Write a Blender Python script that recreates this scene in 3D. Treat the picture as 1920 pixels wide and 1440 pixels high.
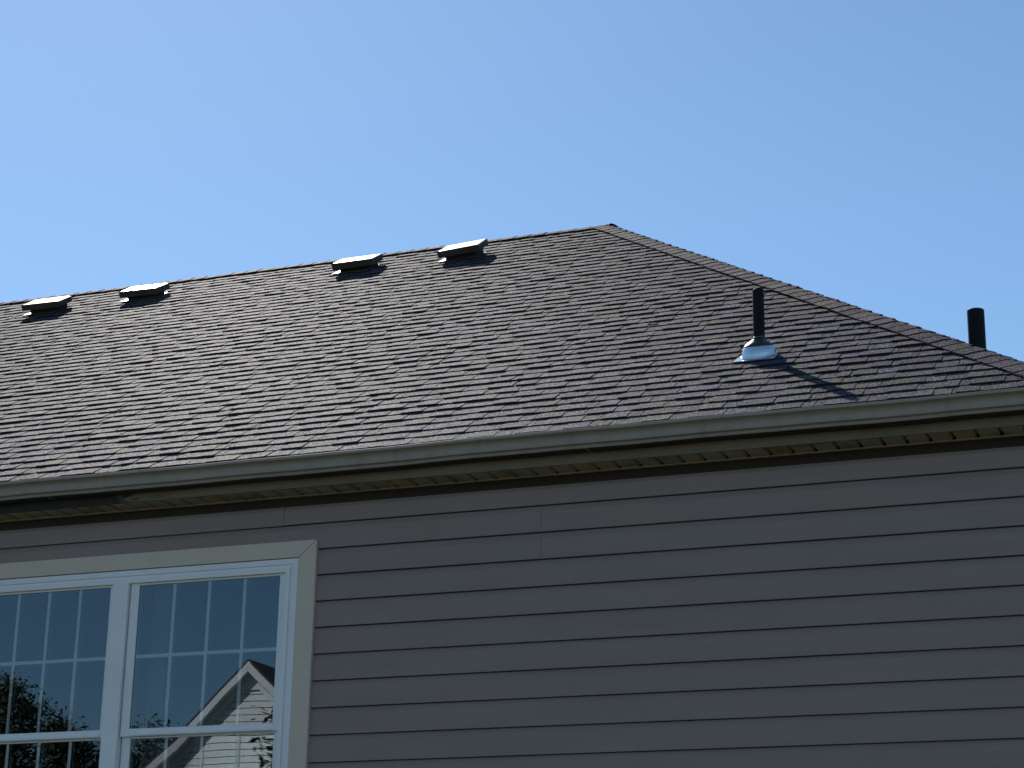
import bpy, bmesh, math, random
from mathutils import Vector, Matrix
random.seed(7)
R = math.radians
SC = bpy.context.scene
for o in list(bpy.data.objects): bpy.data.objects.remove(o)

# ------------------------------------------------------------------ camera
Z0 = 1.6                                   # eye height above the lawn
YAW, PIT, ROL, DIST = 0.37174, 0.314927, 0.018305, 10.2596
cy, sy, cp_, sp_ = math.cos(YAW), math.sin(YAW), math.cos(PIT), math.sin(PIT)
F = Vector((-sy*cp_, cy*cp_, sp_)); Rt = Vector((cy, sy, 0)); U = Rt.cross(F)
cr, sr = math.cos(ROL), math.sin(ROL)
Rr = Rt*cr+U*sr; Ur = -Rt*sr+U*cr
cam = bpy.data.cameras.new('camera'); co = bpy.data.objects.new('camera', cam)
SC.collection.objects.link(co)
co.matrix_world = Matrix(((Rr.x, Ur.x, -F.x, 0), (Rr.y, Ur.y, -F.y, -DIST), (Rr.z, Ur.z, -F.z, Z0), (0, 0, 0, 1)))
cam.sensor_width = 36; cam.lens = 3819.33/1920*36; cam.clip_end = 3000
SC.camera = co

# ------------------------------------------------------------------ light
SUN_AZ, SUN_EL = R(37), R(40.5)              # azimuth from +y towards -x
sd = Vector((-math.sin(SUN_AZ)*math.cos(SUN_EL), math.cos(SUN_AZ)*math.cos(SUN_EL), math.sin(SUN_EL)))
W = bpy.data.worlds.new('World'); SC.world = W; W.use_nodes = True
wn = W.node_tree; bg = wn.nodes['Background']
sky = wn.nodes.new('ShaderNodeTexSky'); sky.sky_type = 'NISHITA'; sky.sun_disc = False
sky.sun_elevation = SUN_EL; sky.sun_rotation = -SUN_AZ
sky.air_density = 1.0; sky.dust_density = 0.15; sky.ozone_density = 2.6; sky.altitude = 100
hs = wn.nodes.new('ShaderNodeMix'); hs.data_type = 'RGBA'; hs.blend_type = 'MULTIPLY'; hs.inputs[0].default_value = 1
hs.inputs[7].default_value = (.81, .957, 1.016, 1)      # camera white balance of the clear sky
wn.links.new(sky.outputs[0], hs.inputs[6]); wn.links.new(hs.outputs[2], bg.inputs[0]); bg.inputs[1].default_value = 0.092
sl = bpy.data.lights.new('sun', 'SUN'); so = bpy.data.objects.new('sun', sl); SC.collection.objects.link(so)
sl.energy = 4.9; sl.angle = R(0.5); sl.color = (1, .95, .89)
so.rotation_euler = sd.to_track_quat('Z', 'Y').to_euler(); so.location = (-10, 20, 30)
SC.view_settings.view_transform = 'Standard'; SC.view_settings.look = 'None'
SC.view_settings.exposure = 0.4; SC.view_settings.gamma = 1
SC.render.engine = 'CYCLES'

# ------------------------------------------------------------------ material helper
def mat(name, col=(.5, .5, .5), rough=.6, metal=0, spec=.5):
    m = bpy.data.materials.new(name); m.use_nodes = True
    b = m.node_tree.nodes['Principled BSDF']
    b.inputs['Base Color'].default_value = (*col, 1); b.inputs['Roughness'].default_value = rough
    b.inputs['Metallic'].default_value = metal; b.inputs['Specular IOR Level'].default_value = spec
    return m, m.node_tree, b
def N(nt, typ, **kw):
    n = nt.nodes.new(typ)
    for k, v in kw.items(): setattr(n, k, v)
    return n
def coords(nt, scale=(1, 1, 1), kind='Object'):
    t = N(nt, 'ShaderNodeTexCoord'); mp = N(nt, 'ShaderNodeMapping'); mp.inputs['Scale'].default_value = scale
    nt.links.new(t.outputs[kind], mp.inputs[0]); return mp.outputs[0]
def noise(nt, vec, scale, detail=3, rough=.5):
    n = N(nt, 'ShaderNodeTexNoise'); n.inputs['Scale'].default_value = scale
    n.inputs['Detail'].default_value = detail; n.inputs['Roughness'].default_value = rough
    nt.links.new(vec, n.inputs['Vector']); return n.outputs['Fac']
def ramp(nt, fac, stops):
    r = N(nt, 'ShaderNodeValToRGB'); el = r.color_ramp.elements
    while len(el) < len(stops): el.new(.5)
    for e, (p, c) in zip(el, stops): e.position = p; e.color = (*c, 1) if len(c) == 3 else c
    nt.links.new(fac, r.inputs[0]); return r.outputs[0]
def mix(nt, a, b, fac=.5, mode='MIX'):
    m = N(nt, 'ShaderNodeMix', data_type='RGBA', blend_type=mode)
    for s, v in ((0, fac), (6, a), (7, b)):
        if hasattr(v, 'is_output'): nt.links.new(v, m.inputs[s])
        else: m.inputs[s].default_value = v if s == 0 else (*v, 1)
    return m.outputs[2]
def bump(nt, b, h, strength=.3, dist=.01):
    n = N(nt, 'ShaderNodeBump'); n.inputs['Strength'].default_value = strength; n.inputs['Distance'].default_value = dist
    nt.links.new(h, n.inputs['Height']); nt.links.new(n.outputs[0], b.inputs['Normal'])

M = {}
# asphalt shingle: per-tab tint attribute x granules
def shingle_mat(name, warm):
    m, nt, b = mat(name, rough=.74, spec=.075)
    at = N(nt, 'ShaderNodeAttribute', attribute_name='tint')
    v = coords(nt)
    g = noise(nt, v, 170, 2, .7); g2 = noise(nt, v, 85, 3, .8)
    big = noise(nt, v, .9, 3)
    base = mix(nt, at.outputs['Color'], ramp(nt, g, [(.32, (.18, .17, .18)), (.5, (.90, .90, .90)), (.64, (2.1, 2.07, 2.02))]), 1, 'MULTIPLY')
    base = mix(nt, base, ramp(nt, g2, [(.38, (.22, .22, .24)), (.5, (.95, .95, .96)), (.61, (2.6, 2.55, 2.5))]), 1, 'MULTIPLY')
    base = mix(nt, base, ramp(nt, big, [(.3, (.88, .88, .9)), (.7, (1.1, 1.09, 1.06))]), 1, 'MULTIPLY')
    vo = N(nt, 'ShaderNodeTexVoronoi'); vo.inputs['Scale'].default_value = 75
    nt.links.new(v, vo.inputs['Vector'])
    speck = ramp(nt, vo.outputs['Distance'], [(.10, (1, 1, 1)), (.17, (0, 0, 0))])
    rnd = N(nt, 'ShaderNodeSeparateColor'); nt.links.new(vo.outputs['Color'], rnd.inputs[0])
    pick = ramp(nt, rnd.outputs[0], [(.86, (0, 0, 0)), (.90, (1, 1, 1))])
    sp = mix(nt, speck, pick, 1, 'MULTIPLY')
    base = mix(nt, base, (.55, .53, .50), sp)
    nt.links.new(base, b.inputs['Base Color'])
    fl = noise(nt, v, 120, 1, .6)
    spc = ramp(nt, fl, [(.50, (.008, .008, .008)), (.60, (.03, .03, .03)), (.72, (.32, .32, .32))])
    nt.links.new(spc, b.inputs['Specular IOR Level'])
    bump(nt, b, g, .55, .004)
    return m
M['shingle'] = shingle_mat('shingle', 0)
m, nt, b = mat('shingle_edge', (.026, .023, .027), .95, spec=.1); M['edge'] = m
# vinyl siding
m, nt, b = mat('vinyl_siding', rough=.45, spec=.35)
v = coords(nt, (1, 1, 6)); v2 = coords(nt, (.6, 1, 30))
c = ramp(nt, noise(nt, v, 1.3, 4), [(.3, (.286, .209, .175)), (.7, (.316, .233, .196))])
c = mix(nt, c, ramp(nt, noise(nt, v2, 3, 3), [(.3, (.95, .95, .95)), (.7, (1.04, 1.04, 1.04))]), 1, 'MULTIPLY')
nt.links.new(c, b.inputs['Base Color']); bump(nt, b, noise(nt, coords(nt, (1, 1, 1)), 2.2, 2), .10, .02)
M['siding'] = m
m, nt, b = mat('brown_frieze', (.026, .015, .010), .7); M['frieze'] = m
def trim_mat(name, c1, c2, rough=.45, stain=None, sscale=(1, 1, 4)):
    m, nt, b = mat(name, rough=rough)
    v = coords(nt)
    c = ramp(nt, noise(nt, v, 3, 5, .6), [(.3, c1), (.7, c2)])
    if stain:
        s = noise(nt, coords(nt, sscale), 5, 6, .65)
        c = mix(nt, c, stain, ramp(nt, s, [(.50, (0, 0, 0)), (.70, (.7, .7, .7))]))
    nt.links.new(c, b.inputs['Base Color']); return m
M['soffit'] = trim_mat('soffit_vinyl', (.46, .385, .27), (.56, .475, .34), .6, (.15, .12, .07))
M['casing'] = trim_mat('casing_tan', (.64, .51, .385), (.69, .55, .42), .5)
M['white'] = trim_mat('white_vinyl', (.80, .78, .76), (.86, .84, .81), .4)
M['grille'] = trim_mat('grille_white', (.80, .80, .80), (.84, .84, .84), .4)
M['gutter'] = trim_mat('gutter_paint', (.315, .252, .188), (.35, .282, .212), .40, (.25, .205, .15), (3.2, 1, 1.6))
# fascia with black mildew that grows towards the left
m, nt, b = mat('fascia_board', rough=.7)
v = coords(nt); c = ramp(nt, noise(nt, v, 4, 5, .6), [(.3, (.17, .135, .085)), (.7, (.235, .185, .117))])
sx = N(nt, 'ShaderNodeSeparateXYZ'); nt.links.new(v, sx.inputs[0])
mr = N(nt, 'ShaderNodeMapRange'); mr.inputs[1].default_value = -5.7; mr.inputs[2].default_value = -6.6; mr.inputs[3].default_value = -.30; mr.inputs[4].default_value = .22
nt.links.new(sx.outputs[0], mr.inputs[0])
ad = N(nt, 'ShaderNodeMath', operation='ADD'); nt.links.new(mr.outputs[0], ad.inputs[0]); nt.links.new(noise(nt, coords(nt, (1, 1, 3)), 4.5, 7, .7), ad.inputs[1])
c = mix(nt, c, (.012, .012, .010), ramp(nt, ad.outputs[0], [(.50, (0, 0, 0)), (.60, (.95, .95, .95))]))
nt.links.new(c, b.inputs['Base Color']); M['fascia'] = m
M['under_shade'] = mat('gutter_under_shade', (.035, .034, .024), .7)[0]  # shade beneath the gutter, painted as a darker colour on its bottom faces
M['pipe'] = mat('black_pipe', (.008, .008, .011), .6, spec=.15)[0]
M['rubber'] = mat('black_rubber', (.02, .02, .022), .38)[0]
m, nt, b = mat('painted_metal', rough=.27, metal=.85)
c = ramp(nt, noise(nt, coords(nt), 14, 5, .6), [(.3, (.74, .75, .76)), (.7, (.86, .87, .88))]); nt.links.new(c, b.inputs['Base Color']); M['boot'] = m
M['tie'] = mat('green_tie', (.10, .22, .14), .5)[0]
m, nt, b = mat('vent_paint', rough=.36, spec=.7)
c = ramp(nt, noise(nt, coords(nt), 9, 5, .6), [(.3, (.045, .036, .024)), (.7, (.07, .058, .038))]); nt.links.new(c, b.inputs['Base Color']); M['vent'] = m
M['vent_dark'] = mat('vent_throat', (.03, .028, .025), .7)[0]
# glass
def glass_mat(name, R0, waves):
    m = bpy.data.materials.new(name); m.use_nodes = True; nt = m.node_tree; nt.nodes.clear()
    out = N(nt, 'ShaderNodeOutputMaterial'); mx = N(nt, 'ShaderNodeMixShader')
    tr = N(nt, 'ShaderNodeBsdfTransparent'); tr.inputs[0].default_value = (.93, .95, .95, 1)
    gl = N(nt, 'ShaderNodeBsdfGlossy'); gl.inputs['Roughness'].default_value = 0.0; gl.inputs[0].default_value = (.78, .92, 1, 1)
    fr = N(nt, 'ShaderNodeFresnel'); fr.inputs[0].default_value = R0
    bp = N(nt, 'ShaderNodeBump'); bp.inputs['Strength'].default_value = waves; bp.inputs['Distance'].default_value = .02
    nt.links.new(noise(nt, coords(nt), 1.6, 1), bp.inputs['Height'])
    nt.links.new(bp.outputs[0], gl.inputs['Normal'])
    nt.links.new(fr.outputs[0], mx.inputs[0]); nt.links.new(tr.outputs[0], mx.inputs[1]); nt.links.new(gl.outputs[0], mx.inputs[2])
    nt.links.new(mx.outputs[0], out.inputs[0]); return m
M['glass'] = glass_mat('window_glass', 2.25, .02)
M['glass_low'] = glass_mat('window_glass_lower', 1.95, .035)
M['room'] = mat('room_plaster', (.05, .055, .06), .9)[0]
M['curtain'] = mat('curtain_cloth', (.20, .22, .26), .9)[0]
# setting
m, nt, b = mat('lawn', rough=.9)
c = ramp(nt, noise(nt, coords(nt), 1.2, 6, .7), [(.3, (.040, .042, .022)), (.7, (.072, .074, .040))]); nt.links.new(c, b.inputs['Base Color']); M['lawn'] = m
m, nt, b = mat('leaf', rough=.6)
at = N(nt, 'ShaderNodeAttribute', attribute_name='tint'); nt.links.new(at.outputs['Color'], b.inputs['Base Color']); M['leaf'] = m
M['bark'] = trim_mat('bark', (.07, .05, .035), (.12, .09, .065), .9)
M['white_siding'] = trim_mat('neighbour_siding', (.76, .75, .71), (.80, .79, .76), .6)
M['white_trim'] = trim_mat('neighbour_trim', (.74, .74, .73), (.8, .8, .79), .6)

# ------------------------------------------------------------------ mesh helper
class MB:
    def __init__(s): s.v = []; s.f = []; s.m = []; s.t = []
    def quad(s, pts, mi=0, tint=None):
        i = len(s.v); s.v += [tuple(p) for p in pts]; s.f.append(tuple(range(i, i+len(pts)))); s.m.append(mi); s.t.append(tint)
    def box(s, a, b, mi=0, rot=None):
        x0, y0, z0 = a; x1, y1, z1 = b
        P = [(x, y, z) for x in (x0, x1) for y in (y0, y1) for z in (z0, z1)]
        for q in ((0, 1, 3, 2), (4, 6, 7, 5), (0, 4, 5, 1), (2, 3, 7, 6), (0, 2, 6, 4), (1, 5, 7, 3)):
            s.quad([P[k] for k in q], mi)
    def hexa(s, P, mi=0, tint=None):   # 8 corners: 4 bottom (ccw), 4 top
        for q in ((3, 2, 1, 0), (4, 5, 6, 7), (0, 1, 5, 4), (1, 2, 6, 5), (2, 3, 7, 6), (3, 0, 4, 7)):
            s.quad([P[k] for k in q], mi, tint)
    def extrude_x(s, prof, x0, x1, mi=0, closed=False, caps=False):
        n = len(prof); r = range(n if closed else n-1)
        for i in r:
            (ya, za), (yb, zb) = prof[i], prof[(i+1) % n]
            s.quad([(x0, ya, za), (x1, ya, za), (x1, yb, zb), (x0, yb, zb)], mi)
        if caps:
            s.quad([(x0, y, z) for y, z in prof], mi); s.quad([(x1, y, z) for y, z in reversed(prof)], mi)
    def tube(s, p, r0, r1, h, n=40, mi=0, caps=True, axis=None):
        pass
    def lathe(s, rings, n=48, mi=0):   # rings: list of (center, radius, tilt vector dz/dy)
        R_ = []
        for c, r, tl in rings:
            R_.append([(c[0]+r*math.cos(2*math.pi*k/n), c[1]+r*math.sin(2*math.pi*k/n), c[2]+tl*r*math.sin(2*math.pi*k/n)) for k in range(n)])
        for a, b in zip(R_, R_[1:]):
            for k in range(n): s.quad([a[k], a[(k+1) % n], b[(k+1) % n], b[k]], mi)
        return R_
    def build(s, name, mats, parent=None, smooth=False, bevel=0, weld=False):
        me = bpy.data.meshes.new(name); me.from_pydata(s.v, [], s.f)
        if not isinstance(mats, (list, tuple)): mats = [mats]
        for k in mats: me.materials.append(M[k])
        for p, mi in zip(me.polygons, s.m): p.material_index = mi
        if any(t is not None for t in s.t):
            ca = me.color_attributes.new('tint', 'FLOAT_COLOR', 'CORNER')
            data = []
            for p, t in zip(me.polygons, s.t):
                data += list((*(t or (.1, .1, .1)), 1))*len(p.vertices)
            ca.data.foreach_set('color', data)
        if weld or smooth or bevel:
            bm = bmesh.new(); bm.from_mesh(me); bmesh.ops.remove_doubles(bm, verts=bm.verts, dist=1e-5)
            bmesh.ops.recalc_face_normals(bm, faces=bm.faces); bm.to_mesh(me); bm.free()
        o = bpy.data.objects.new(name, me); SC.collection.objects.link(o)
        if smooth:
            for p in me.polygons: p.use_smooth = True
            md = o.modifiers.new('es', 'EDGE_SPLIT'); md.split_angle = R(35)
        if bevel:
            md = o.modifiers.new('bevel', 'BEVEL'); md.width = bevel; md.segments = 2; md.limit_method = 'ANGLE'; md.angle_limit = R(40)
        if parent: o.parent = parent; o.matrix_parent_inverse = parent.matrix_world.inverted()
        me.update(); return o
def thing(name, label, cat, loc=(0, 0, 0), group=None):
    o = bpy.data.objects.new(name, None); SC.collection.objects.link(o); o.location = loc
    o['label'] = label; o['category'] = cat
    if group: o['group'] = group
    bpy.context.view_layer.update(); return o

# ------------------------------------------------------------------ ground
mb = MB(); n = 40; S = 1500
mb.quad([(-S, -S, 0), (S, -S, 0), (S, S, 0), (-S, S, 0)]); g = mb.build('ground', 'lawn'); g['kind'] = 'structure'

# ------------------------------------------------------------------ house numbers
A_, ZE, PR, EX, NC = .20, 3.21739+Z0, .570405, .1425485, 48
XA, HD = -5.26648, .765372
CP, SP = math.cos(PR), math.sin(PR); L = NC*EX
E0 = Vector((0, -A_, ZE)); E2 = Vector((0, CP, SP)); NN = Vector((0, -SP, CP))
XL = -19.0                                      # apex of the far left hip
YR = -A_+L*CP; ZR = ZE+L*SP; YB = 2*YR+A_
XC = XA+HD*L*CP; XCL = XL-HD*L*CP               # eave corners
def RP(u, s, w=0): return Vector((u, 0, 0))+E0+E2*s+NN*w
def uh(s): return XA+HD*CP*(L-s)
def ul(s): return XL-HD*CP*(L-s)
house = thing('house', 'taupe vinyl sided house under a dark shingled hip roof, seen from below its eave', 'house', (-9, 5.5, 0))

# ------------------------------------------------------------------ roof
def tint():
    r = random.random(); k = random.uniform(.74, 1.38)
    if r < .50: c = (.043, .040, .050)
    elif r < .72: c = (.041, .036, .050)
    elif r < .88: c = (.044, .045, .041)
    elif r < .95: c = (.056, .047, .043)
    else: c = (.033, .033, .037)
    return tuple(x*k for x in c)
mb = MB()
def tab(u0, u1, s0, s1, t0, t1, tp, tn, jag=0.0, du=0.0):
    # wedge lying on the roof; du tapers the top; edges black, top granules
    n = max(2, int((u1-u0)/.055)); top0 = []; bot0 = []
    pu0, pu1 = u0, u1
    B = []; T = []
    js = [random.uniform(-jag, jag) for _ in range(n+1)]; jw = [random.uniform(-.0011, .0011) for _ in range(n+1)]
    for i in range(n+1):
        f = i/n; ub = u0+(u1-u0)*f; ut = (u0+du)+(u1-u0-2*du)*f
        ub = max(min(ub, uh(s0)), ul(s0)); ut = max(min(ut, uh(s1)), ul(s1))
        B.append((ub, s0+js[i], t0+jw[i])); T.append((ut, s1, t1))
    if B[-1][0]-B[0][0] < .004: return
    for i in range(n):
        a, b, c, d = B[i], B[i+1], T[i+1], T[i]
        mb.quad([RP(*a), RP(*b), RP(*c), RP(*d)], 0, tn)
        mb.quad([RP(a[0], a[1], tp), RP(b[0], b[1], tp), RP(*b), RP(*a)], 1)
    a, d = B[0], T[0]; mb.quad([RP(a[0], a[1], -.001), RP(*a), RP(*d), RP(d[0], d[1], -.004)], 1)
    a, d = B[-1], T[-1]; mb.quad([RP(d[0], d[1], -.004), RP(*d), RP(*a), RP(a[0], a[1], -.001)], 1)
U_L, U_R = -13.0, XC
for k in range(NC+1):
    s0 = k*EX-.002; s1 = s0+EX+.030 if k < NC else s0+.03
    s1 = min(s1, L)
    if s0 > L-.02: break
    # base layer strips, one metre long
    u = U_L-random.uniform(0, 1); wav = random.uniform(-.0008, .0008)
    while u < uh(s0):
        w = .985
        lift = random.choice((0, 0, 0, .001, .0025)); jj = wav+random.uniform(-.0015, .0015)
        xx = u
        while xx < u+w-.001:
            ww = min(random.uniform(.14, .32), u+w-xx)
            if u+w-xx-ww < .06: ww = u+w-xx
            tab(xx, xx+ww-(.005 if random.random() < .6 or xx+ww > u+w-.01 else 0), s0+jj, s1, .0088+lift, .0008, -.004, tint(), .0006); xx += ww
        # dragon teeth of this strip
        x = u+random.uniform(0, .05)
        while x < u+w-.06:
            tw = random.choice((.13, .16, .19, .24))*random.uniform(.9, 1.1)
            tw = min(tw, u+w-.004-x)
            if tw > .05: tab(x, x+tw, s0-.0015+random.uniform(-.001, .001), s1-.004, .0124+lift+random.uniform(-.001, .0015), .0025, .0, tint(), .0010, .004)
            x += tw+random.choice((.09, .12, .16, .20))*random.uniform(.9, 1.1)
        u += w
mb.quad([RP(XCL, 0, -.008), RP(XC, 0, -.008), RP(XA, L, -.008), RP(XL, L, -.008)], 0, (.1, .095, .098))
# courses left of the detailed field, right hip end, back and left hip end
def plane_courses(c0, c1, a1, a0, n, lo=None):
    # c0,c1 lower corners, a0,a1 upper
    nrm = (c1-c0).cross(a0-c0).normalized()
    for k in range(n):
        f0, f1 = k/n, min((k+1.15)/n, 1)
        p, q = c0.lerp(a0, f0), c1.lerp(a1, f0); r, s = c1.lerp(a1, f1), c0.lerp(a0, f1)
        lf = nrm*.011; t = tint()
        mb.quad([p+lf, q+lf, r+nrm*.001, s+nrm*.001], 0, t); mb.quad([p, q, q+lf, p+lf], 1)
C1 = Vector((XC, -A_, ZE)); C2 = Vector((XC, YB, ZE)); C3 = Vector((XCL, YB, ZE)); C4 = Vector((XCL, -A_, ZE))
AP = Vector((XA, YR, ZR)); AQ = Vector((XL, YR, ZR))
plane_courses(C1, C2, AP, AP, 44)
plane_courses(C2, C3, AQ, AP, 48)
plane_courses(C3, C4, AQ, AQ, 44)
for k in range(NC):                             # unseen left part of the front slope
    s0, s1 = k*EX, min((k+1.2)*EX, L)
    mb.quad([RP(ul(s0), s0, .010), RP(U_L, s0, .010), RP(U_L, s1, .001), RP(ul(s1), s1, .001)], 0, tint())
    mb.quad([RP(ul(s0), s0, 0), RP(U_L, s0, 0), RP(U_L, s0, .010), RP(ul(s0), s0, .010)], 1)
tp = RP(-3.79, 2.50, .014)                    # a torn, curled tab
mb.hexa([tp, tp+Vector((.06, 0, 0)), tp+Vector((.063, .014, .009)), tp+Vector((.008, .02, .008))]+[q_+Vector((0, -.003, .009)) for q_ in (tp, tp+Vector((.06, 0, 0)), tp+Vector((.063, .014, .009)), tp+Vector((.008, .02, .008)))], 1)
roof = mb.build('roof', ['shingle', 'edge'], house)

# hip and ridge caps
def caps(name, P0, P1, n1, n2, half, e):
    """P0 low end, P1 high end; n1,n2 plane normals of both slopes"""
    mb = MB(); d = (P1-P0); Ln = d.length; d.normalize()
    f1 = n1.cross(d); f1 = f1 if f1.dot(Vector((0, 0, 1))) < 0 else -f1
    f2 = n2.cross(d); f2 = f2 if f2.dot(Vector((0, 0, 1))) < 0 else -f2
    up = (n1+n2).normalized()
    sec = [(f1*half, n1), (f1*half*.72, n1), (f1*half*.45, n1), (f1*half*.20, (n1*2+up).normalized()), (Vector((0, 0, 0)), up),
           (f2*half*.20, (n2*2+up).normalized()), (f2*half*.45, n2), (f2*half*.72, n2), (f2*half, n2)]
    pull = [0, 0, 0, -.005, -.025, -.005, 0, 0, 0]
    k = 0; s = -.02
    while s < Ln:
        t = tint(); t = tuple(c*random.uniform(.95, 1.1)*q for c, q in zip(t, (.93, .85, .82)))
        s1 = min(s+e+.05, Ln+.02); lw = random.uniform(-.0012, .002); sk = random.uniform(-.004, .004)
        hb = random.uniform(-.004, .004)
        B = []; T = []; Bu = []
        for j, ((off, nn), pl) in enumerate(zip(sec, pull)):
            sc_ = 1+hb/half
            B.append(P0+d*(s+sk*(j-4)/4)+off*sc_+nn*(.0215+lw+pl)); Bu.append(P0+d*(s+sk*(j-4)/4)+off*sc_+nn*(.0145+pl))
            T.append(P0+d*s1+off*sc_+nn*(.0172+pl))
        for j in range(8):
            mb.quad([B[j+1], B[j], T[j], T[j+1]], 0, t); mb.quad([Bu[j+1], Bu[j], B[j], B[j+1]], 1)
        for j, q in ((0, 1), (8, -1)):
            nn = sec[j][1]; low = [B[j]-nn*.015, T[j]-nn*.011]
            mb.quad([low[0], low[1], T[j], B[j]], 1)
        s += e
    return mb.build(name, ['shingle', 'edge'], roof)
nR = (C2-C1).cross(AP-C1).normalized(); nR = nR if nR.z > 0 else -nR
nB = Vector((0, SP, CP))
caps('hip_cap', C1, AP, NN, nR, .163, .1425)
caps('hip_cap', C2, AP, nB, nR, .163, .1425)
nLft = Vector((-nR.x, 0, nR.z))
caps('hip_cap', C4, AQ, NN, nLft, .163, .1425)
caps('ridge_cap', AP-Vector((.03, 0, 0)), AQ, NN, nB, .15, .1425)

# ------------------------------------------------------------------ walls
ES = .15240; ZB0 = 2.8592+Z0                    # butt line under the top course
XW = XC-.20; XWL = XCL+.2; YBW = YB-.2
ZSOF = 3.034+Z0; ZFR = 2.970+Z0
# window opening limits
WX1, WZ1, WZ0 = -5.172, 2.756+Z0, .93+Z0
WX0 = -7.62
mb = MB()
def course(z, zt, x0, x1, off=0.0):
    e = ES
    pr = [(-.018-off, z), (-.0165-off, z+.004), (-.0140-off, z+(zt-z)*.76), (-.0025-off, zt-.0055), (.014, zt-.0040), (.014, zt+.0005)]
    mb.extrude_x(pr, x0, x1)
    mb.quad([(x0, .014, z), (x1, .014, z), (x1, -.018-off, z), (x0, -.018-off, z)])
    for x in (x0, x1): mb.quad([(x, y, zz) for y, zz in pr[:4]]+[(x, .014, zt-.0055), (x, .014, z)])
i = 0; z = ZB0
course(ZB0, ZFR+.006, -5.400, XW); course(ZB0-.003, ZFR+.006, XWL, -5.402, .0025)
while z > .12:
    i += 1; z1 = z; z = z1-ES
    segs = [(XWL, XW)]
    if i in (1, 2):
        segs = [(XWL, -3.8074), (-3.8064, XW)]
    elif i > 2:
        segs = [(XWL, XW)]
    out = []
    for a, b in segs:
        if z < WZ1 and z1 > WZ0:
            if z1 > WZ1 and z < WZ1: out.append((a, b)); continue   # course crossing the head runs behind the casing
            if a < WX0+.05: out.append((a, WX0+.05))
            if b > WX1-.05: out.append((max(a, WX1-.05), b))
        else: out.append((a, b))
    for q, (a, b) in enumerate(out):
        off = .0011 if (i in (1, 2) and b < -3) else 0
        course(z, z1, a, b, off)
wall = mb.build('wall', 'siding', house)
mb = MB(); z = .1
while z < ZSOF-.01:                             # laps of the right end wall
    zt = min(z+ES, ZSOF)
    mb.quad([(XW+.017, .05, z), (XW+.017, YBW, z), (XW+.003, YBW, zt-.005), (XW+.003, .05, zt-.005)])
    mb.quad([(XW+.001, .05, z), (XW+.001, YBW, z), (XW+.017, YBW, z), (XW+.017, .05, z)]); z += ES
mb.build('wall', 'siding', house)
mb = MB()
mb.box((XW-.012, .0, .1), (XW, YBW, ZSOF)); mb.box((XWL, .0, .1), (XWL+.012, YBW, ZSOF)); mb.box((XWL, YBW-.012, .1), (XW, YBW, ZSOF))
mb.build('wall', 'siding', house)
mb = MB(); mb.box((XW-.085, -.026, .1), (XW+.01, -.0005, ZSOF)); mb.box((XW+.0005, -.026, .1), (XW+.02, .085, ZSOF)); mb.build('corner_post', 'casing', house, bevel=.003)
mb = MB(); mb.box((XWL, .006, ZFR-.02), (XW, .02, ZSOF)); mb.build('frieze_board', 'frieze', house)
mb = MB(); mb.box((XWL, -.022, .0), (XW, .3, .1)); mb.build('foundation', 'bark', house)

# ------------------------------------------------------------------ soffit, fascia, gutter
YF = -.180
mb = MB()
gx = -1.7785+.1213*8; 
zz = ZSOF
x = gx; xs = []
while x > -8.6: xs.append(x); x -= .1213
for x in xs:
    # pan, rib and V groove
    mb.quad([(x-.1213+.018, YF+.012, zz), (x-.016, YF+.012, zz), (x-.016, .0, zz), (x-.1213+.018, .0, zz)])
    mb.quad([(x-.016, YF+.012, zz), (x-.006, YF+.012, zz-.006), (x-.006, 0, zz-.006), (x-.016, 0, zz)])
    mb.quad([(x-.006, YF+.012, zz-.006), (x-.001, YF+.012, zz+.024), (x-.001, 0, zz+.024), (x-.006, 0, zz-.006)])
    mb.quad([(x-.001, YF+.012, zz+.024), (x+.010, YF+.012, zz+.024), (x+.010, 0, zz+.024), (x-.001, 0, zz+.024)])
    mb.quad([(x+.010, YF+.012, zz+.024), (x+.018, YF+.012, zz), (x+.018, 0, zz), (x+.010, 0, zz+.024)])
xe = xs[-1]-.1213+.018
mb.quad([(XWL, YF+.012, zz), (xe, YF+.012, zz), (xe, 0, zz), (XWL, 0, zz)])
mb.quad([(xs[0]+.018, YF+.012, zz), (XC, YF+.012, zz), (XC, 0, zz), (xs[0]+.018, 0, zz)])
mb.quad([(XW, 0, zz), (XC-.02, 0, zz), (XC-.02, YB-.02, zz), (XW, YB-.02, zz)])       # the other eaves
mb.quad([(XCL+.02, 0, zz), (XWL, 0, zz), (XWL, YB-.02, zz), (XCL+.02, YB-.02, zz)])
mb.quad([(XWL, YBW, zz), (XW, YBW, zz), (XW, YB-.02, zz), (XWL, YB-.02, zz)])
soffit = mb.build('soffit', 'soffit', house)
mb = MB(); mb.extrude_x([(.006, zz-.0065), (-.014, zz-.0065), (-.014, zz-.001), (.006, zz-.001)], XWL, XW, closed=True, caps=True); mb.build('channel', 'casing', soffit)
mb = MB(); mb.box((XCL+.02, YF, zz-.004), (XC-.02, YF+.0115, ZE-.004))
mb.box((-4.105, YF-.0012, zz-.0045), (-3.2, YF+.002, zz+.045)); mb.box((XC-.032, YF, zz-.004), (XC-.02, YB-.02, ZE-.004))
mb.build('fascia', 'fascia', house)
gz = 3.083+Z0
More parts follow.
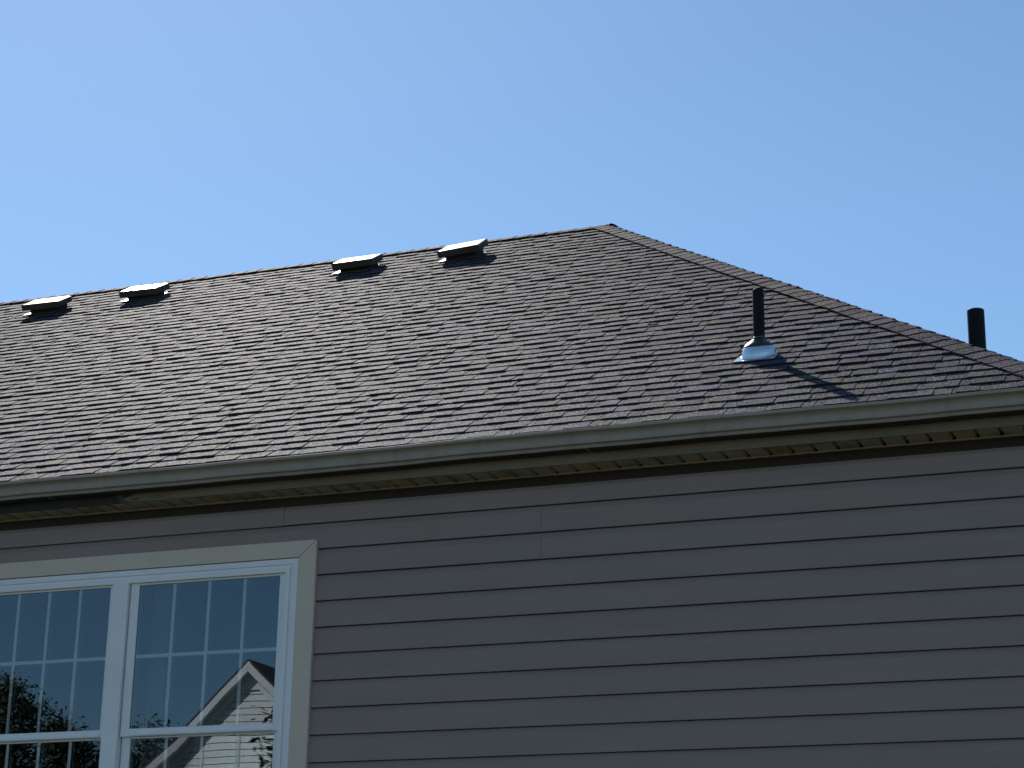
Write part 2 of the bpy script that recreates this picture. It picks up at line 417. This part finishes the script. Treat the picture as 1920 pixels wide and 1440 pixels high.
prof = [(-.184, gz+.118), (-.184, gz+.001), (-.190, gz-.001), (-.264, gz-.002), (-.2735, gz-.0005), (-.2765, gz+.004), (-.2715, gz+.016), (-.2725, gz+.0185),
        (-.284, gz+.0215), (-.2895, gz+.0245), (-.2890, gz+.034), (-.2885, gz+.045), (-.2895, gz+.057), (-.2930, gz+.067), (-.2990, gz+.0755), (-.3080, gz+.081), (-.3135, gz+.084), (-.3165, gz+.0855), (-.3175, gz+.089), (-.3170, gz+.1005), (-.3150, gz+.1025), (-.3050, gz+.1022), (-.3040, gz+.099), (-.300, gz+.098)]
mb = MB(); 
gxs = [XCL-.05, -13, -10.1, -6.92, -3.86, XC+.13]
# the long run sags and waves a few millimetres
N_ = 120; xs_ = [XCL-.05+(XC+.13-(XCL-.05))*i/N_ for i in range(N_+1)]
def wv(x): return .0022*math.sin(x*1.7+1)+.0014*math.sin(x*4.3)+.001*math.sin(x*9.1+2)-.004*max(0, min(1, (-4.5-x)/3))
for xa, xb in zip(xs_, xs_[1:]):
    for ip, ((ya, za), (yb, zb)) in enumerate(zip(prof, prof[1:])):
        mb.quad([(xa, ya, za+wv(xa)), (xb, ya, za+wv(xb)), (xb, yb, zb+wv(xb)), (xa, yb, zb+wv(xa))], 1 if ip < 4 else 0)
xe_ = XC+.13; mb.quad([(xe_, y, z+wv(xe_)) for y, z in prof[:-3]])
gutter = mb.build('gutter', ['gutter', 'under_shade'], house, smooth=True)
for gx_ in (-6.86, -3.46):                      # slip joints of the gutter run
    mb = MB()
    for (ya, za), (yb, zb) in zip(prof[1:21], prof[2:22]):
        o = .0010
        mb.quad([(gx_-.004, ya-o, za-o+wv(gx_)), (gx_+.004, ya-o, za-o+wv(gx_)), (gx_+.004, yb-o, zb-o+wv(gx_)), (gx_-.004, yb-o, zb-o+wv(gx_))])
    mb.build('gutter_joint', 'gutter', gutter, smooth=True)

# ------------------------------------------------------------------ double window
def Zw(z): return z+Z0
mb = MB()
# white vinyl frame: head, jambs, mullion with stepped profile
X0, X1, XM0, XM1 = -7.52, -5.285, -6.502, -6.400
ZT, ZBt = Zw(2.655), Zw(1.02)
def stile(x0, x1, y0, y1, z0, z1): mb.box((x0, y0, z0), (x1, y1, z1))
def frame_ring(x0, x1, z0, z1, w, y0, y1):
    mb.box((x0, y0, z0), (x0+w, y1, z1)); mb.box((x1-w, y0, z0), (x1, y1, z1))
    mb.box((x0+w, y0+.0004, z1-w), (x1-w, y1, z1)); mb.box((x0+w, y0+.0004, z0), (x1-w, y1, z0+w))
frame_ring(X0, X1, ZBt, ZT, .034, -.030, .05)
frame_ring(X0+.034, X1-.034, ZBt+.034, ZT-.034, .016, -.024, .05)
frame_ring(X0+.050, X1-.050, ZBt+.050, ZT-.050, .030, -.034, .05)
mb.box((XM0-.004, -.0345, ZBt+.05), (XM1+.0, .05, ZT-.0505))
win = mb.build('window', 'white', house, bevel=.002)
# casing (tan) with mitred corner
cw = .105; mb = MB()
def mitre(pts, y0, y1):
    n_ = len(pts)
    mb.quad([(x, y0, z) for x, z in pts]); mb.quad([(x, y1, z) for x, z in reversed(pts)])
    for i in range(n_):
        (xa, za), (xb, zb) = pts[i], pts[(i+1) % n_]; mb.quad([(xa, y0, za), (xa, y1, za), (xb, y1, zb), (xb, y0, zb)])
cx0, cx1, cz0, cz1 = X0-.113, WX1, ZBt-.10, WZ1
ix0, ix1, iz0, iz1 = X0-.003, X1+.003, ZBt-.003, ZT+.004; g_ = .0012
mitre([(cx0, cz1), (cx1, cz1), (ix1, iz1), (ix0, iz1)], -.036, .0)
mitre([(cx1, cz1-g_*2), (cx1, cz0), (ix1, iz0), (ix1, iz1-g_*2)], -.0355, .0)
mitre([(cx0, cz0), (cx0, cz1-g_*2), (ix0, iz1-g_*2), (ix0, iz0)], -.0355, .0)
mitre([(cx0, cz0-g_), (ix0, iz0-g_), (ix1, iz0-g_), (cx1, cz0-g_)], -.0355, .0)
mb.build('window_casing', 'casing', win, bevel=.0015, weld=True)
def sash(x0, x1, z0, z1, y, wl, wr, wt, wb, glass):
    mb = MB()
    d = .022
    mb.box((x0, y, z0), (x0+wl, y+d, z1)); mb.box((x1-wr, y, z0), (x1, y+d, z1))
    mb.box((x0+wl, y+.0005, z1-wt), (x1-wr, y+d, z1)); mb.box((x0+wl, y+.0005, z0), (x1-wr, y+d, z0+wb))
    mb.box((x0+wl-.001, y-.006, z0+.004), (x1-wr+.001, y+.001, z0+wb*.5))
    mb.build('sash', 'white', win, bevel=.0015)
    gx0, gx1, gz0, gz1 = x0+wl, x1-wr, z0+wb, z1-wt
    mb = MB(); yy = y+.009
    mb.quad([(gx0, yy, gz0), (gx1, yy, gz0), (gx1, yy, gz1), (gx0, yy, gz1)])
    mb.build('pane', glass, win)
    mb = MB(); w = .0205
    for k in (1, 2, 3):
        xx = gx0+(gx1-gx0)*k/4; mb.box((xx-w/2, yy+.004, gz0), (xx+w/2, yy+.0095, gz1))
    zm = (gz0+gz1)/2
    for k in range(4):
        xa = gx0+(gx1-gx0)*k/4+(w/2 if k else 0); xb = gx0+(gx1-gx0)*(k+1)/4-(w/2 if k < 3 else 0)
        mb.box((xa, yy+.0042, zm-w/2), (xb, yy+.0093, zm+w/2))
    mb.build('grille', 'grille', win, bevel=.001)
    mb = MB(); mb.quad([(gx0, yy+.014, gz0), (gx1, yy+.014, gz0), (gx1, yy+.014, gz1), (gx0, yy+.014, gz1)])
    mb.build('pane', 'glass', win)
# right unit, then left unit; upper sashes outside, lower sashes one step in
for (a, b_, wl, wr) in ((XM1, -5.370, .056, .036), (-7.440, XM0-.004, .036, .026)):
    sash(a+.008, b_, Zw(1.672), Zw(2.585), -.014, wl, wr, .022, .045, 'glass')
    sash(a+.008, b_, Zw(1.10), Zw(1.690), .010, wl, wr, .028, .05, 'glass_low')
# room behind
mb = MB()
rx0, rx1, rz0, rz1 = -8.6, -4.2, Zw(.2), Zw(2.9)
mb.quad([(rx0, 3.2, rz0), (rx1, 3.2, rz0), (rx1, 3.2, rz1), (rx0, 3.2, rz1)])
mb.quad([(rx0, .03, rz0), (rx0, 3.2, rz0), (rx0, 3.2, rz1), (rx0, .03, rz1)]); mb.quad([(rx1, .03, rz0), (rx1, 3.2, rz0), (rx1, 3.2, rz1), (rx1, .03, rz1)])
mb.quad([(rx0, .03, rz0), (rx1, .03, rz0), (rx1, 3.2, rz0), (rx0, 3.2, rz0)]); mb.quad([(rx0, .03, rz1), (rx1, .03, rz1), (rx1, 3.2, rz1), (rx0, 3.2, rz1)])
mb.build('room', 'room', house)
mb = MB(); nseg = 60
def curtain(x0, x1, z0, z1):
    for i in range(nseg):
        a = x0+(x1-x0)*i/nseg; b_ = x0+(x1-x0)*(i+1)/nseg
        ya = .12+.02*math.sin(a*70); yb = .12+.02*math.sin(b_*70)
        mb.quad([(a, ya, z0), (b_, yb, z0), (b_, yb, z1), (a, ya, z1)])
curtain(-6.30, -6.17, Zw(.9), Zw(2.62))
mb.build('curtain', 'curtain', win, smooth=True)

# ------------------------------------------------------------------ roof vents
VENTS = [(-10.570, 6.038, .384, .271, .110, .103, -.006, .043), (-9.568, 6.116, .378, .284, .106, .093, -.009, .030),
         (-7.433, 6.184, .387, .287, .107, .093, -.002, .075), (-6.392, 6.113, .380, .303, .114, .108, .017, .071)]
for (u, s, Wd, Dp, hf, hb, ro, th) in VENTS:
    c_, s_ = math.cos(th), math.sin(th)
    def q(x, y, w): return RP(u+x*c_-y*s_, s+x*s_+y*c_, w)
    o = .052
    mb = MB()
    P = [q(-Wd/2+o, -Dp/2+o, .0), q(Wd/2-o, -Dp/2+o, .0), q(Wd/2-o, Dp/2-.02, .0), q(-Wd/2+o, Dp/2-.02, .0)]
    T = [q(-Wd/2+o, -Dp/2+o, hf-.012), q(Wd/2-o, -Dp/2+o, hf-.012), q(Wd/2-o, Dp/2-.02, hb-.012), q(-Wd/2+o, Dp/2-.02, hb-.012)]
    mb.hexa(P+T); vent = mb.build('roof_vent', 'vent_dark', house)
    # lid: slightly crowned top with folded skirt
    mb = MB(); sk = .052
    def ht(x, y): return (hf if y < 0 else hb)+ro*x/Wd
    xs2 = [-Wd/2, -Wd/2+.012, 0, Wd/2-.012, Wd/2]; ys2 = [-Dp/2, -Dp/2+.012, 0, Dp/2-.012, Dp/2]
    def hh(x, y):
        f = (y+Dp/2)/Dp; h = hf*(1-f)+hb*f+ro*x/Wd
        e = (abs(x) > Wd/2-.001) or (abs(y) > Dp/2-.001)
        return h-(.005 if e else 0)+(.003 if x == 0 and y == 0 else 0)
    for a, b_ in zip(xs2, xs2[1:]):
        for c, d in zip(ys2, ys2[1:]): mb.quad([q(a, c, hh(a, c)), q(b_, c, hh(b_, c)), q(b_, d, hh(b_, d)), q(a, d, hh(a, d))])
    ring = [(x, ys2[0]) for x in xs2]+[(xs2[-1], y) for y in ys2[1:]]+[(x, ys2[-1]) for x in xs2[-2::-1]]+[(xs2[0], y) for y in ys2[-2::-1]]
    for (xa, ya), (xb, yb) in zip(ring, ring[1:]):
        mb.quad([q(xa, ya, hh(xa, ya)), q(xa*.985, ya*.985, hh(xa, ya)-sk), q(xb*.985, yb*.985, hh(xb, yb)-sk), q(xb, yb, hh(xb, yb))])
        mb.quad([q(xa*.985, ya*.985, hh(xa, ya)-sk), q(xa*.95, ya*.94, hh(xa, ya)-sk+.001), q(xb*.95, yb*.94, hh(xb, yb)-sk+.001), q(xb*.985, yb*.985, hh(xb, yb)-sk)])
    mb.build('vent_lid', 'vent', vent, weld=True)
    mb = MB()
    P = [q(-Wd/2-.005, -Dp/2-.01, .012), q(Wd/2-.02, -Dp/2-.01, .012), q(Wd/2-.02, Dp/2+.02, -.004), q(-Wd/2-.005, Dp/2+.02, -.004)]
    mb.hexa(P+[p+NN*.0075 for p in P]); mb.build('vent_flashing', 'vent', vent)

# ------------------------------------------------------------------ vent pipes
def pipe(B, r, h, nrm, e1, e2, name='vent_pipe'):
    """B: point where the pipe axis meets the slope"""
    mb = MB(); n = 48
    mb.lathe([((B.x, B.y, B.z-.15), r, 0), ((B.x, B.y, B.z+h-.003), r, 0), ((B.x, B.y, B.z+h), r-.003, 0), ((B.x, B.y, B.z+h), r-.007, 0), ((B.x, B.y, B.z+h-.12), r-.007, 0)], n)
    pp = mb.build(name, 'pipe', house, smooth=True)
    mb = MB()                                     # flashing plate
    def q(x, y, w): return B+e1*x+e2*y+nrm*w
    P = [q(-.132, -.122, .0145), q(.112, -.122, .0145), q(.112, .09, .002), q(-.132, .09, .002)]
    mb.hexa(P+[p+nrm*.003 for p in P]); mb.build('flashing_plate', 'boot', pp)
    # metal cone: ring on the slope up to a tilted ring
    mb = MB()
    def ring(rad, w, lift, tl):     # blend between slope plane and level
        out = []
        for k in range(n):
            a = 2*math.pi*k/n; x, y = rad*math.cos(a), rad*math.sin(a)
            v = e1*x+e2*y; v2 = Vector((v.x, v.y, v.z*tl)); out.append(B+v2+nrm*w+Vector((0, 0, lift)))
        return out
    def skin(rs_):
        for a, b_ in zip(rs_, rs_[1:]):
            for k in range(n): mb.quad([a[k], a[(k+1) % n], b_[(k+1) % n], b_[k]])
    skin([ring(.108, .018, 0, 1), ring(.103, .022, 0, 1), ring(.101, .028, .008, .92), ring(.098, .030, .020, .76), ring(.094, .030, .031, .60), ring(.088, .030, .040, .5)])
    mb.build('pipe_boot', 'boot', pp, smooth=True)
    mb = MB()
    skin([ring(.0895, .030, .037, .5), ring(.0895, .030, .041, .5), ring(.086, .030, .046, .45), ring(.072, .026, .062, .35), ring(.055, .02, .078, .2), ring(r+.009, .012, .094, .1), ring(r+.0035, .004, .110, 0), ring(r+.002, .004, .128, 0), ring(r-.001, .004, .129, 0)])
    mb.build('pipe_collar', 'rubber', pp, smooth=True)
    return pp
Bp = Vector((-2.771, .857, 3.895+Z0))
pp = pipe(Bp, .0345, .425, NN, Vector((1, 0, 0)), E2)
mb = MB()
for k in range(40):
    a0, a1 = 2*math.pi*k/40, 2*math.pi*(k+1)/40
    def rp(a, i):
        rr = .0385+.0025*math.cos(i*math.pi/2); z_ = Bp.z+.122+.006*math.sin(a)+.0025*math.sin(i*math.pi/2)
        return (Bp.x+rr*math.cos(a), Bp.y+rr*math.sin(a), z_)
    for i_ in range(4): mb.quad([rp(a0, i_), rp(a1, i_), rp(a1, i_+1), rp(a0, i_+1)])
c0 = Vector((Bp.x-.030, Bp.y-.030, Bp.z+.118))
for sgn in (-1, 1):
    for k in range(6):
        p0 = c0+Vector((-.002*k, -.001*k, sgn*.003*k)); mb.box(tuple(p0-Vector((.002, .002, .002))), tuple(p0+Vector((.002, .002, .002))))
mb.build('wire_tie', 'tie', pp, smooth=True)
# second, thicker pipe stands on the hip end behind the hip
Hd = Vector((HD, -1, -math.tan(PR))).normalized()
ph = AP+Hd*7.01
camp = Vector((0, -DIST, Z0)); dv = (ph-camp); dh = Vector((dv.x, dv.y, 0)).normalized()
P2 = ph+dh*.85
t_ = ((C1-P2).dot(nR))/nR.z; P2.z += t_
e1r = Vector((0, 1, 0)); e2r = nR.cross(e1r); e2r = e2r if e2r.z > 0 else -e2r
kk = (P2-camp).dot(F)/(ph-camp).dot(F)
print('pipe2 base', P2, 'hip pt', ph, 'depth', (P2-camp).dot(F))
# top so that it reaches its height above the hip line
top_z = Z0+0  # set below
dep = (P2-camp).dot(F)
r2 = 32.4/2/3819.33*dep
# solve height for image row 582
def row(P): v = P-camp; return 720-3819.33*v.dot(Ur)/v.dot(F)
h = .1
while row(P2+Vector((0, 0, h))) > 583 and h < 1.5: h += .004
pipe(P2, r2, h, nR, e1r, e2r)

# ------------------------------------------------------------------ debris caught along the hip cap
mb = MB(); d_h = (AP-C1).normalized(); f1 = NN.cross(d_h); f1 = f1 if f1.z < 0 else -f1
random.seed(3)
cl = [random.uniform(.3, 8.2) for _ in range(13)]
for k in range(120):
    s = random.choice(cl)+random.gauss(0, .06); c = C1+d_h*max(.1, min(s, 8.4))+f1*(.168+abs(random.gauss(0, .006)))+NN*.019
    r = random.uniform(.002, .0048)
    pts = [c+Vector((random.uniform(-r, r)*1.6, random.uniform(-r, r), random.uniform(-r*.4, r))) for _ in range(5)]
    for tri in ((0, 1, 2), (0, 2, 3), (0, 3, 4), (1, 2, 4), (1, 3, 4)): mb.quad([pts[i] for i in tri])
M['debris'] = mat('pale_debris', (.42, .40, .36), .8)[0]
ob = mb.build('debris', 'debris'); ob['kind'] = 'stuff'; ob['label'] = 'pale seed and grit caught along the lower edge of the hip caps'; ob['category'] = 'debris'

# ------------------------------------------------------------------ what the window panes mirror: a neighbour's house and trees behind the camera
NY = -30.0; gax, gaz = -21.76, 8.11+Z0
nh = thing('house', 'neighbouring white sided gable house mirrored in the right window sash', 'house', (gax, NY-5, 0))
tg = math.tan(R(43)); hw = 4.6; ov = .45
mb = MB(); z = .3; wz = gaz-.06
while z < wz:
    zt = z+.15
    def hwid(zq): return min(hw, max(0, (wz-zq)/tg))
    a, b_ = hwid(z), hwid(zt)
    mb.quad([(gax-a, NY+.014, z), (gax+a, NY+.014, z), (gax+b_, NY+.002, zt-.014), (gax-b_, NY+.002, zt-.014)])
    mb.quad([(gax-b_, NY-.008, zt-.014), (gax+b_, NY-.008, zt-.014), (gax+b_, NY-.008, zt), (gax-b_, NY-.008, zt)], 1)
    mb.quad([(gax-b_, NY-.008, zt), (gax+b_, NY-.008, zt), (gax+b_, NY+.014, zt), (gax-b_, NY+.014, zt)], 1)
    z = zt
mb.box((gax-hw, NY-10, 0), (gax+hw, NY-.02, wz-hw*tg))
mb.quad([(gax-hw, NY-10, wz-hw*tg), (gax+hw, NY-10, wz-hw*tg), (gax, NY-10, wz)])
mb.build('wall', ['white_siding', 'edge'], nh)
mb = MB()
for sg in (-1, 1):
    a = Vector((gax, 0, gaz)); b_ = Vector((gax+sg*(hw+ov), 0, gaz-(hw+ov)*tg)); dn = Vector((sg*math.sin(R(43)), 0, math.cos(R(43))))
    lo, hi = [], []
    for P_, y in ((a, NY-10.3), (b_, NY-10.3), (b_, NY+.26), (a, NY+.26)): lo.append(Vector((P_.x, y, P_.z))-dn*.02); hi.append(Vector((P_.x, y, P_.z))+dn*.03)
    mb.hexa(lo+hi, 0)
M['nroof'] = mat('neighbour_roof', (.06, .055, .055), .8)[0]
mb.build('roof', 'nroof', nh)
mb = MB()
for sg in (-1, 1):
    a = Vector((gax, 0, gaz)); b_ = Vector((gax+sg*(hw+ov), 0, gaz-(hw+ov)*tg)); dn = Vector((sg*math.sin(R(43)), 0, math.cos(R(43))))
    for (y0, y1, d0, d1) in ((NY+.22, NY+.26, -.17, -.022), (NY+.0, NY+.22, -.15, -.12), (NY+.0, NY+.04, -.32, -.15)):
        lo, hi = [], []
        for P_, y in ((a, y0), (b_, y0), (b_, y1), (a, y1)): lo.append(Vector((P_.x, y, P_.z))+dn*d0); hi.append(Vector((P_.x, y, P_.z))+dn*d1)
        mb.hexa(lo+hi, 0)
mb.quad([(gax-.4, NY+.045, gaz-.62), (gax+.4, NY+.045, gaz-.62), (gax, NY+.045, gaz-.16)])
mb.quad([(gax-.22, NY+.261, gaz-.24), (gax+.22, NY+.261, gaz-.24), (gax, NY+.261, gaz-.02)])
mb.build('rake_trim', 'white_trim', nh)

def tree(x, y, h, cr_, conic, label, seed, n_leaf=17000, dens=1.0):
    rnd = random.Random(seed)
    t = thing('tree', label, 'tree', (x, y, 0), 'trees behind the photographer')
    mb = MB()
    def limb(p, d, ln, r0, depth):
        segs = 5; pts = [p]; dd = d.normalized()
        for i in range(segs):
            dd = (dd+Vector((rnd.uniform(-.16, .16), rnd.uniform(-.16, .16), rnd.uniform(-.02, .14)))).normalized(); pts.append(pts[-1]+dd*ln/segs)
        m_ = 6
        side = dd.cross(Vector((.3, .7, .2))).normalized(); up = side.cross(dd).normalized(); prev = None
        for i, P_ in enumerate(pts):
            r = r0*(1-.75*i/segs); rg = [P_+side*r*math.cos(2*math.pi*k/m_)+up*r*math.sin(2*math.pi*k/m_) for k in range(m_)]
            if prev:
                for k in range(m_): mb.quad([prev[k], prev[(k+1) % m_], rg[(k+1) % m_], rg[k]])
            prev = rg
        return pts
    tr = limb(Vector((x, y, 0)), Vector((0, 0, 1)), h*.9, h*.022, 0)
    tips = []
    nb = 26
    for i in range(nb):
        f = .2+.78*i/nb; base = tr[0].lerp(tr[-1], f) if False else tr[min(5, int(f*5))].lerp(tr[min(5, int(f*5)+1)], f*5-int(f*5)) if f*5 < 5 else tr[5]
        ang = i*2.4+rnd.uniform(-.3, .3)
        rad = cr_*((1-f)*1.15+.12 if conic else math.sin(math.pi*min(1, f*.95))**.6)
        d = Vector((math.cos(ang), math.sin(ang), .35 if conic else .7+f)); lp = limb(base, d, rad*rnd.uniform(.8, 1.25), h*.006, 1)
        tips += lp[1:]
    mb.build('trunk', 'bark', t)
    mb = MB()
    for i in range(n_leaf):
        c = rnd.choice(tips)+Vector((rnd.gauss(0, .30), rnd.gauss(0, .30), rnd.gauss(0, .28)))*(.5+cr_*.16)
        s = rnd.uniform(.05, .11); k = rnd.uniform(.6, 1.3)
        a = Vector((rnd.gauss(0, 1), rnd.gauss(0, 1), rnd.gauss(0, .6))).normalized(); b_ = a.cross(Vector((rnd.gauss(0, 1), rnd.gauss(0, 1), rnd.gauss(0, 1)))).normalized()
        mb.quad([c-a*s, c+b_*s*.45, c+a*s, c-b_*s*.45], 0, (.040*k, .062*k, .022*k))
    mb.build('crown', 'leaf', t)
tree(-38.2, -45, 14.2, 3.4, True, 'tall dark spiky tree mirrored leftmost in the left window sash', 11)
tree(-35.6, -45.5, 12.8, 3.2, True, 'dark pointed tree mirrored second from the left in the left window sash', 12)
tree(-33.2, -46, 10.9, 3.3, False, 'low rounded tree mirrored near the centre mullion of the window', 13)
tree(-29.6, -47, 10.3, 3.4, False, 'round dark tree mirrored between the mullion and the white gable', 14)
tree(-16.3, -20, 7.3, 1.5, False, 'sparse leafy garden tree mirrored in front of the white gable', 15, 3600)
tree(-41.5, -46, 10.4, 3.4, False, 'broad tree mirrored at the outer left edge of the window', 16)
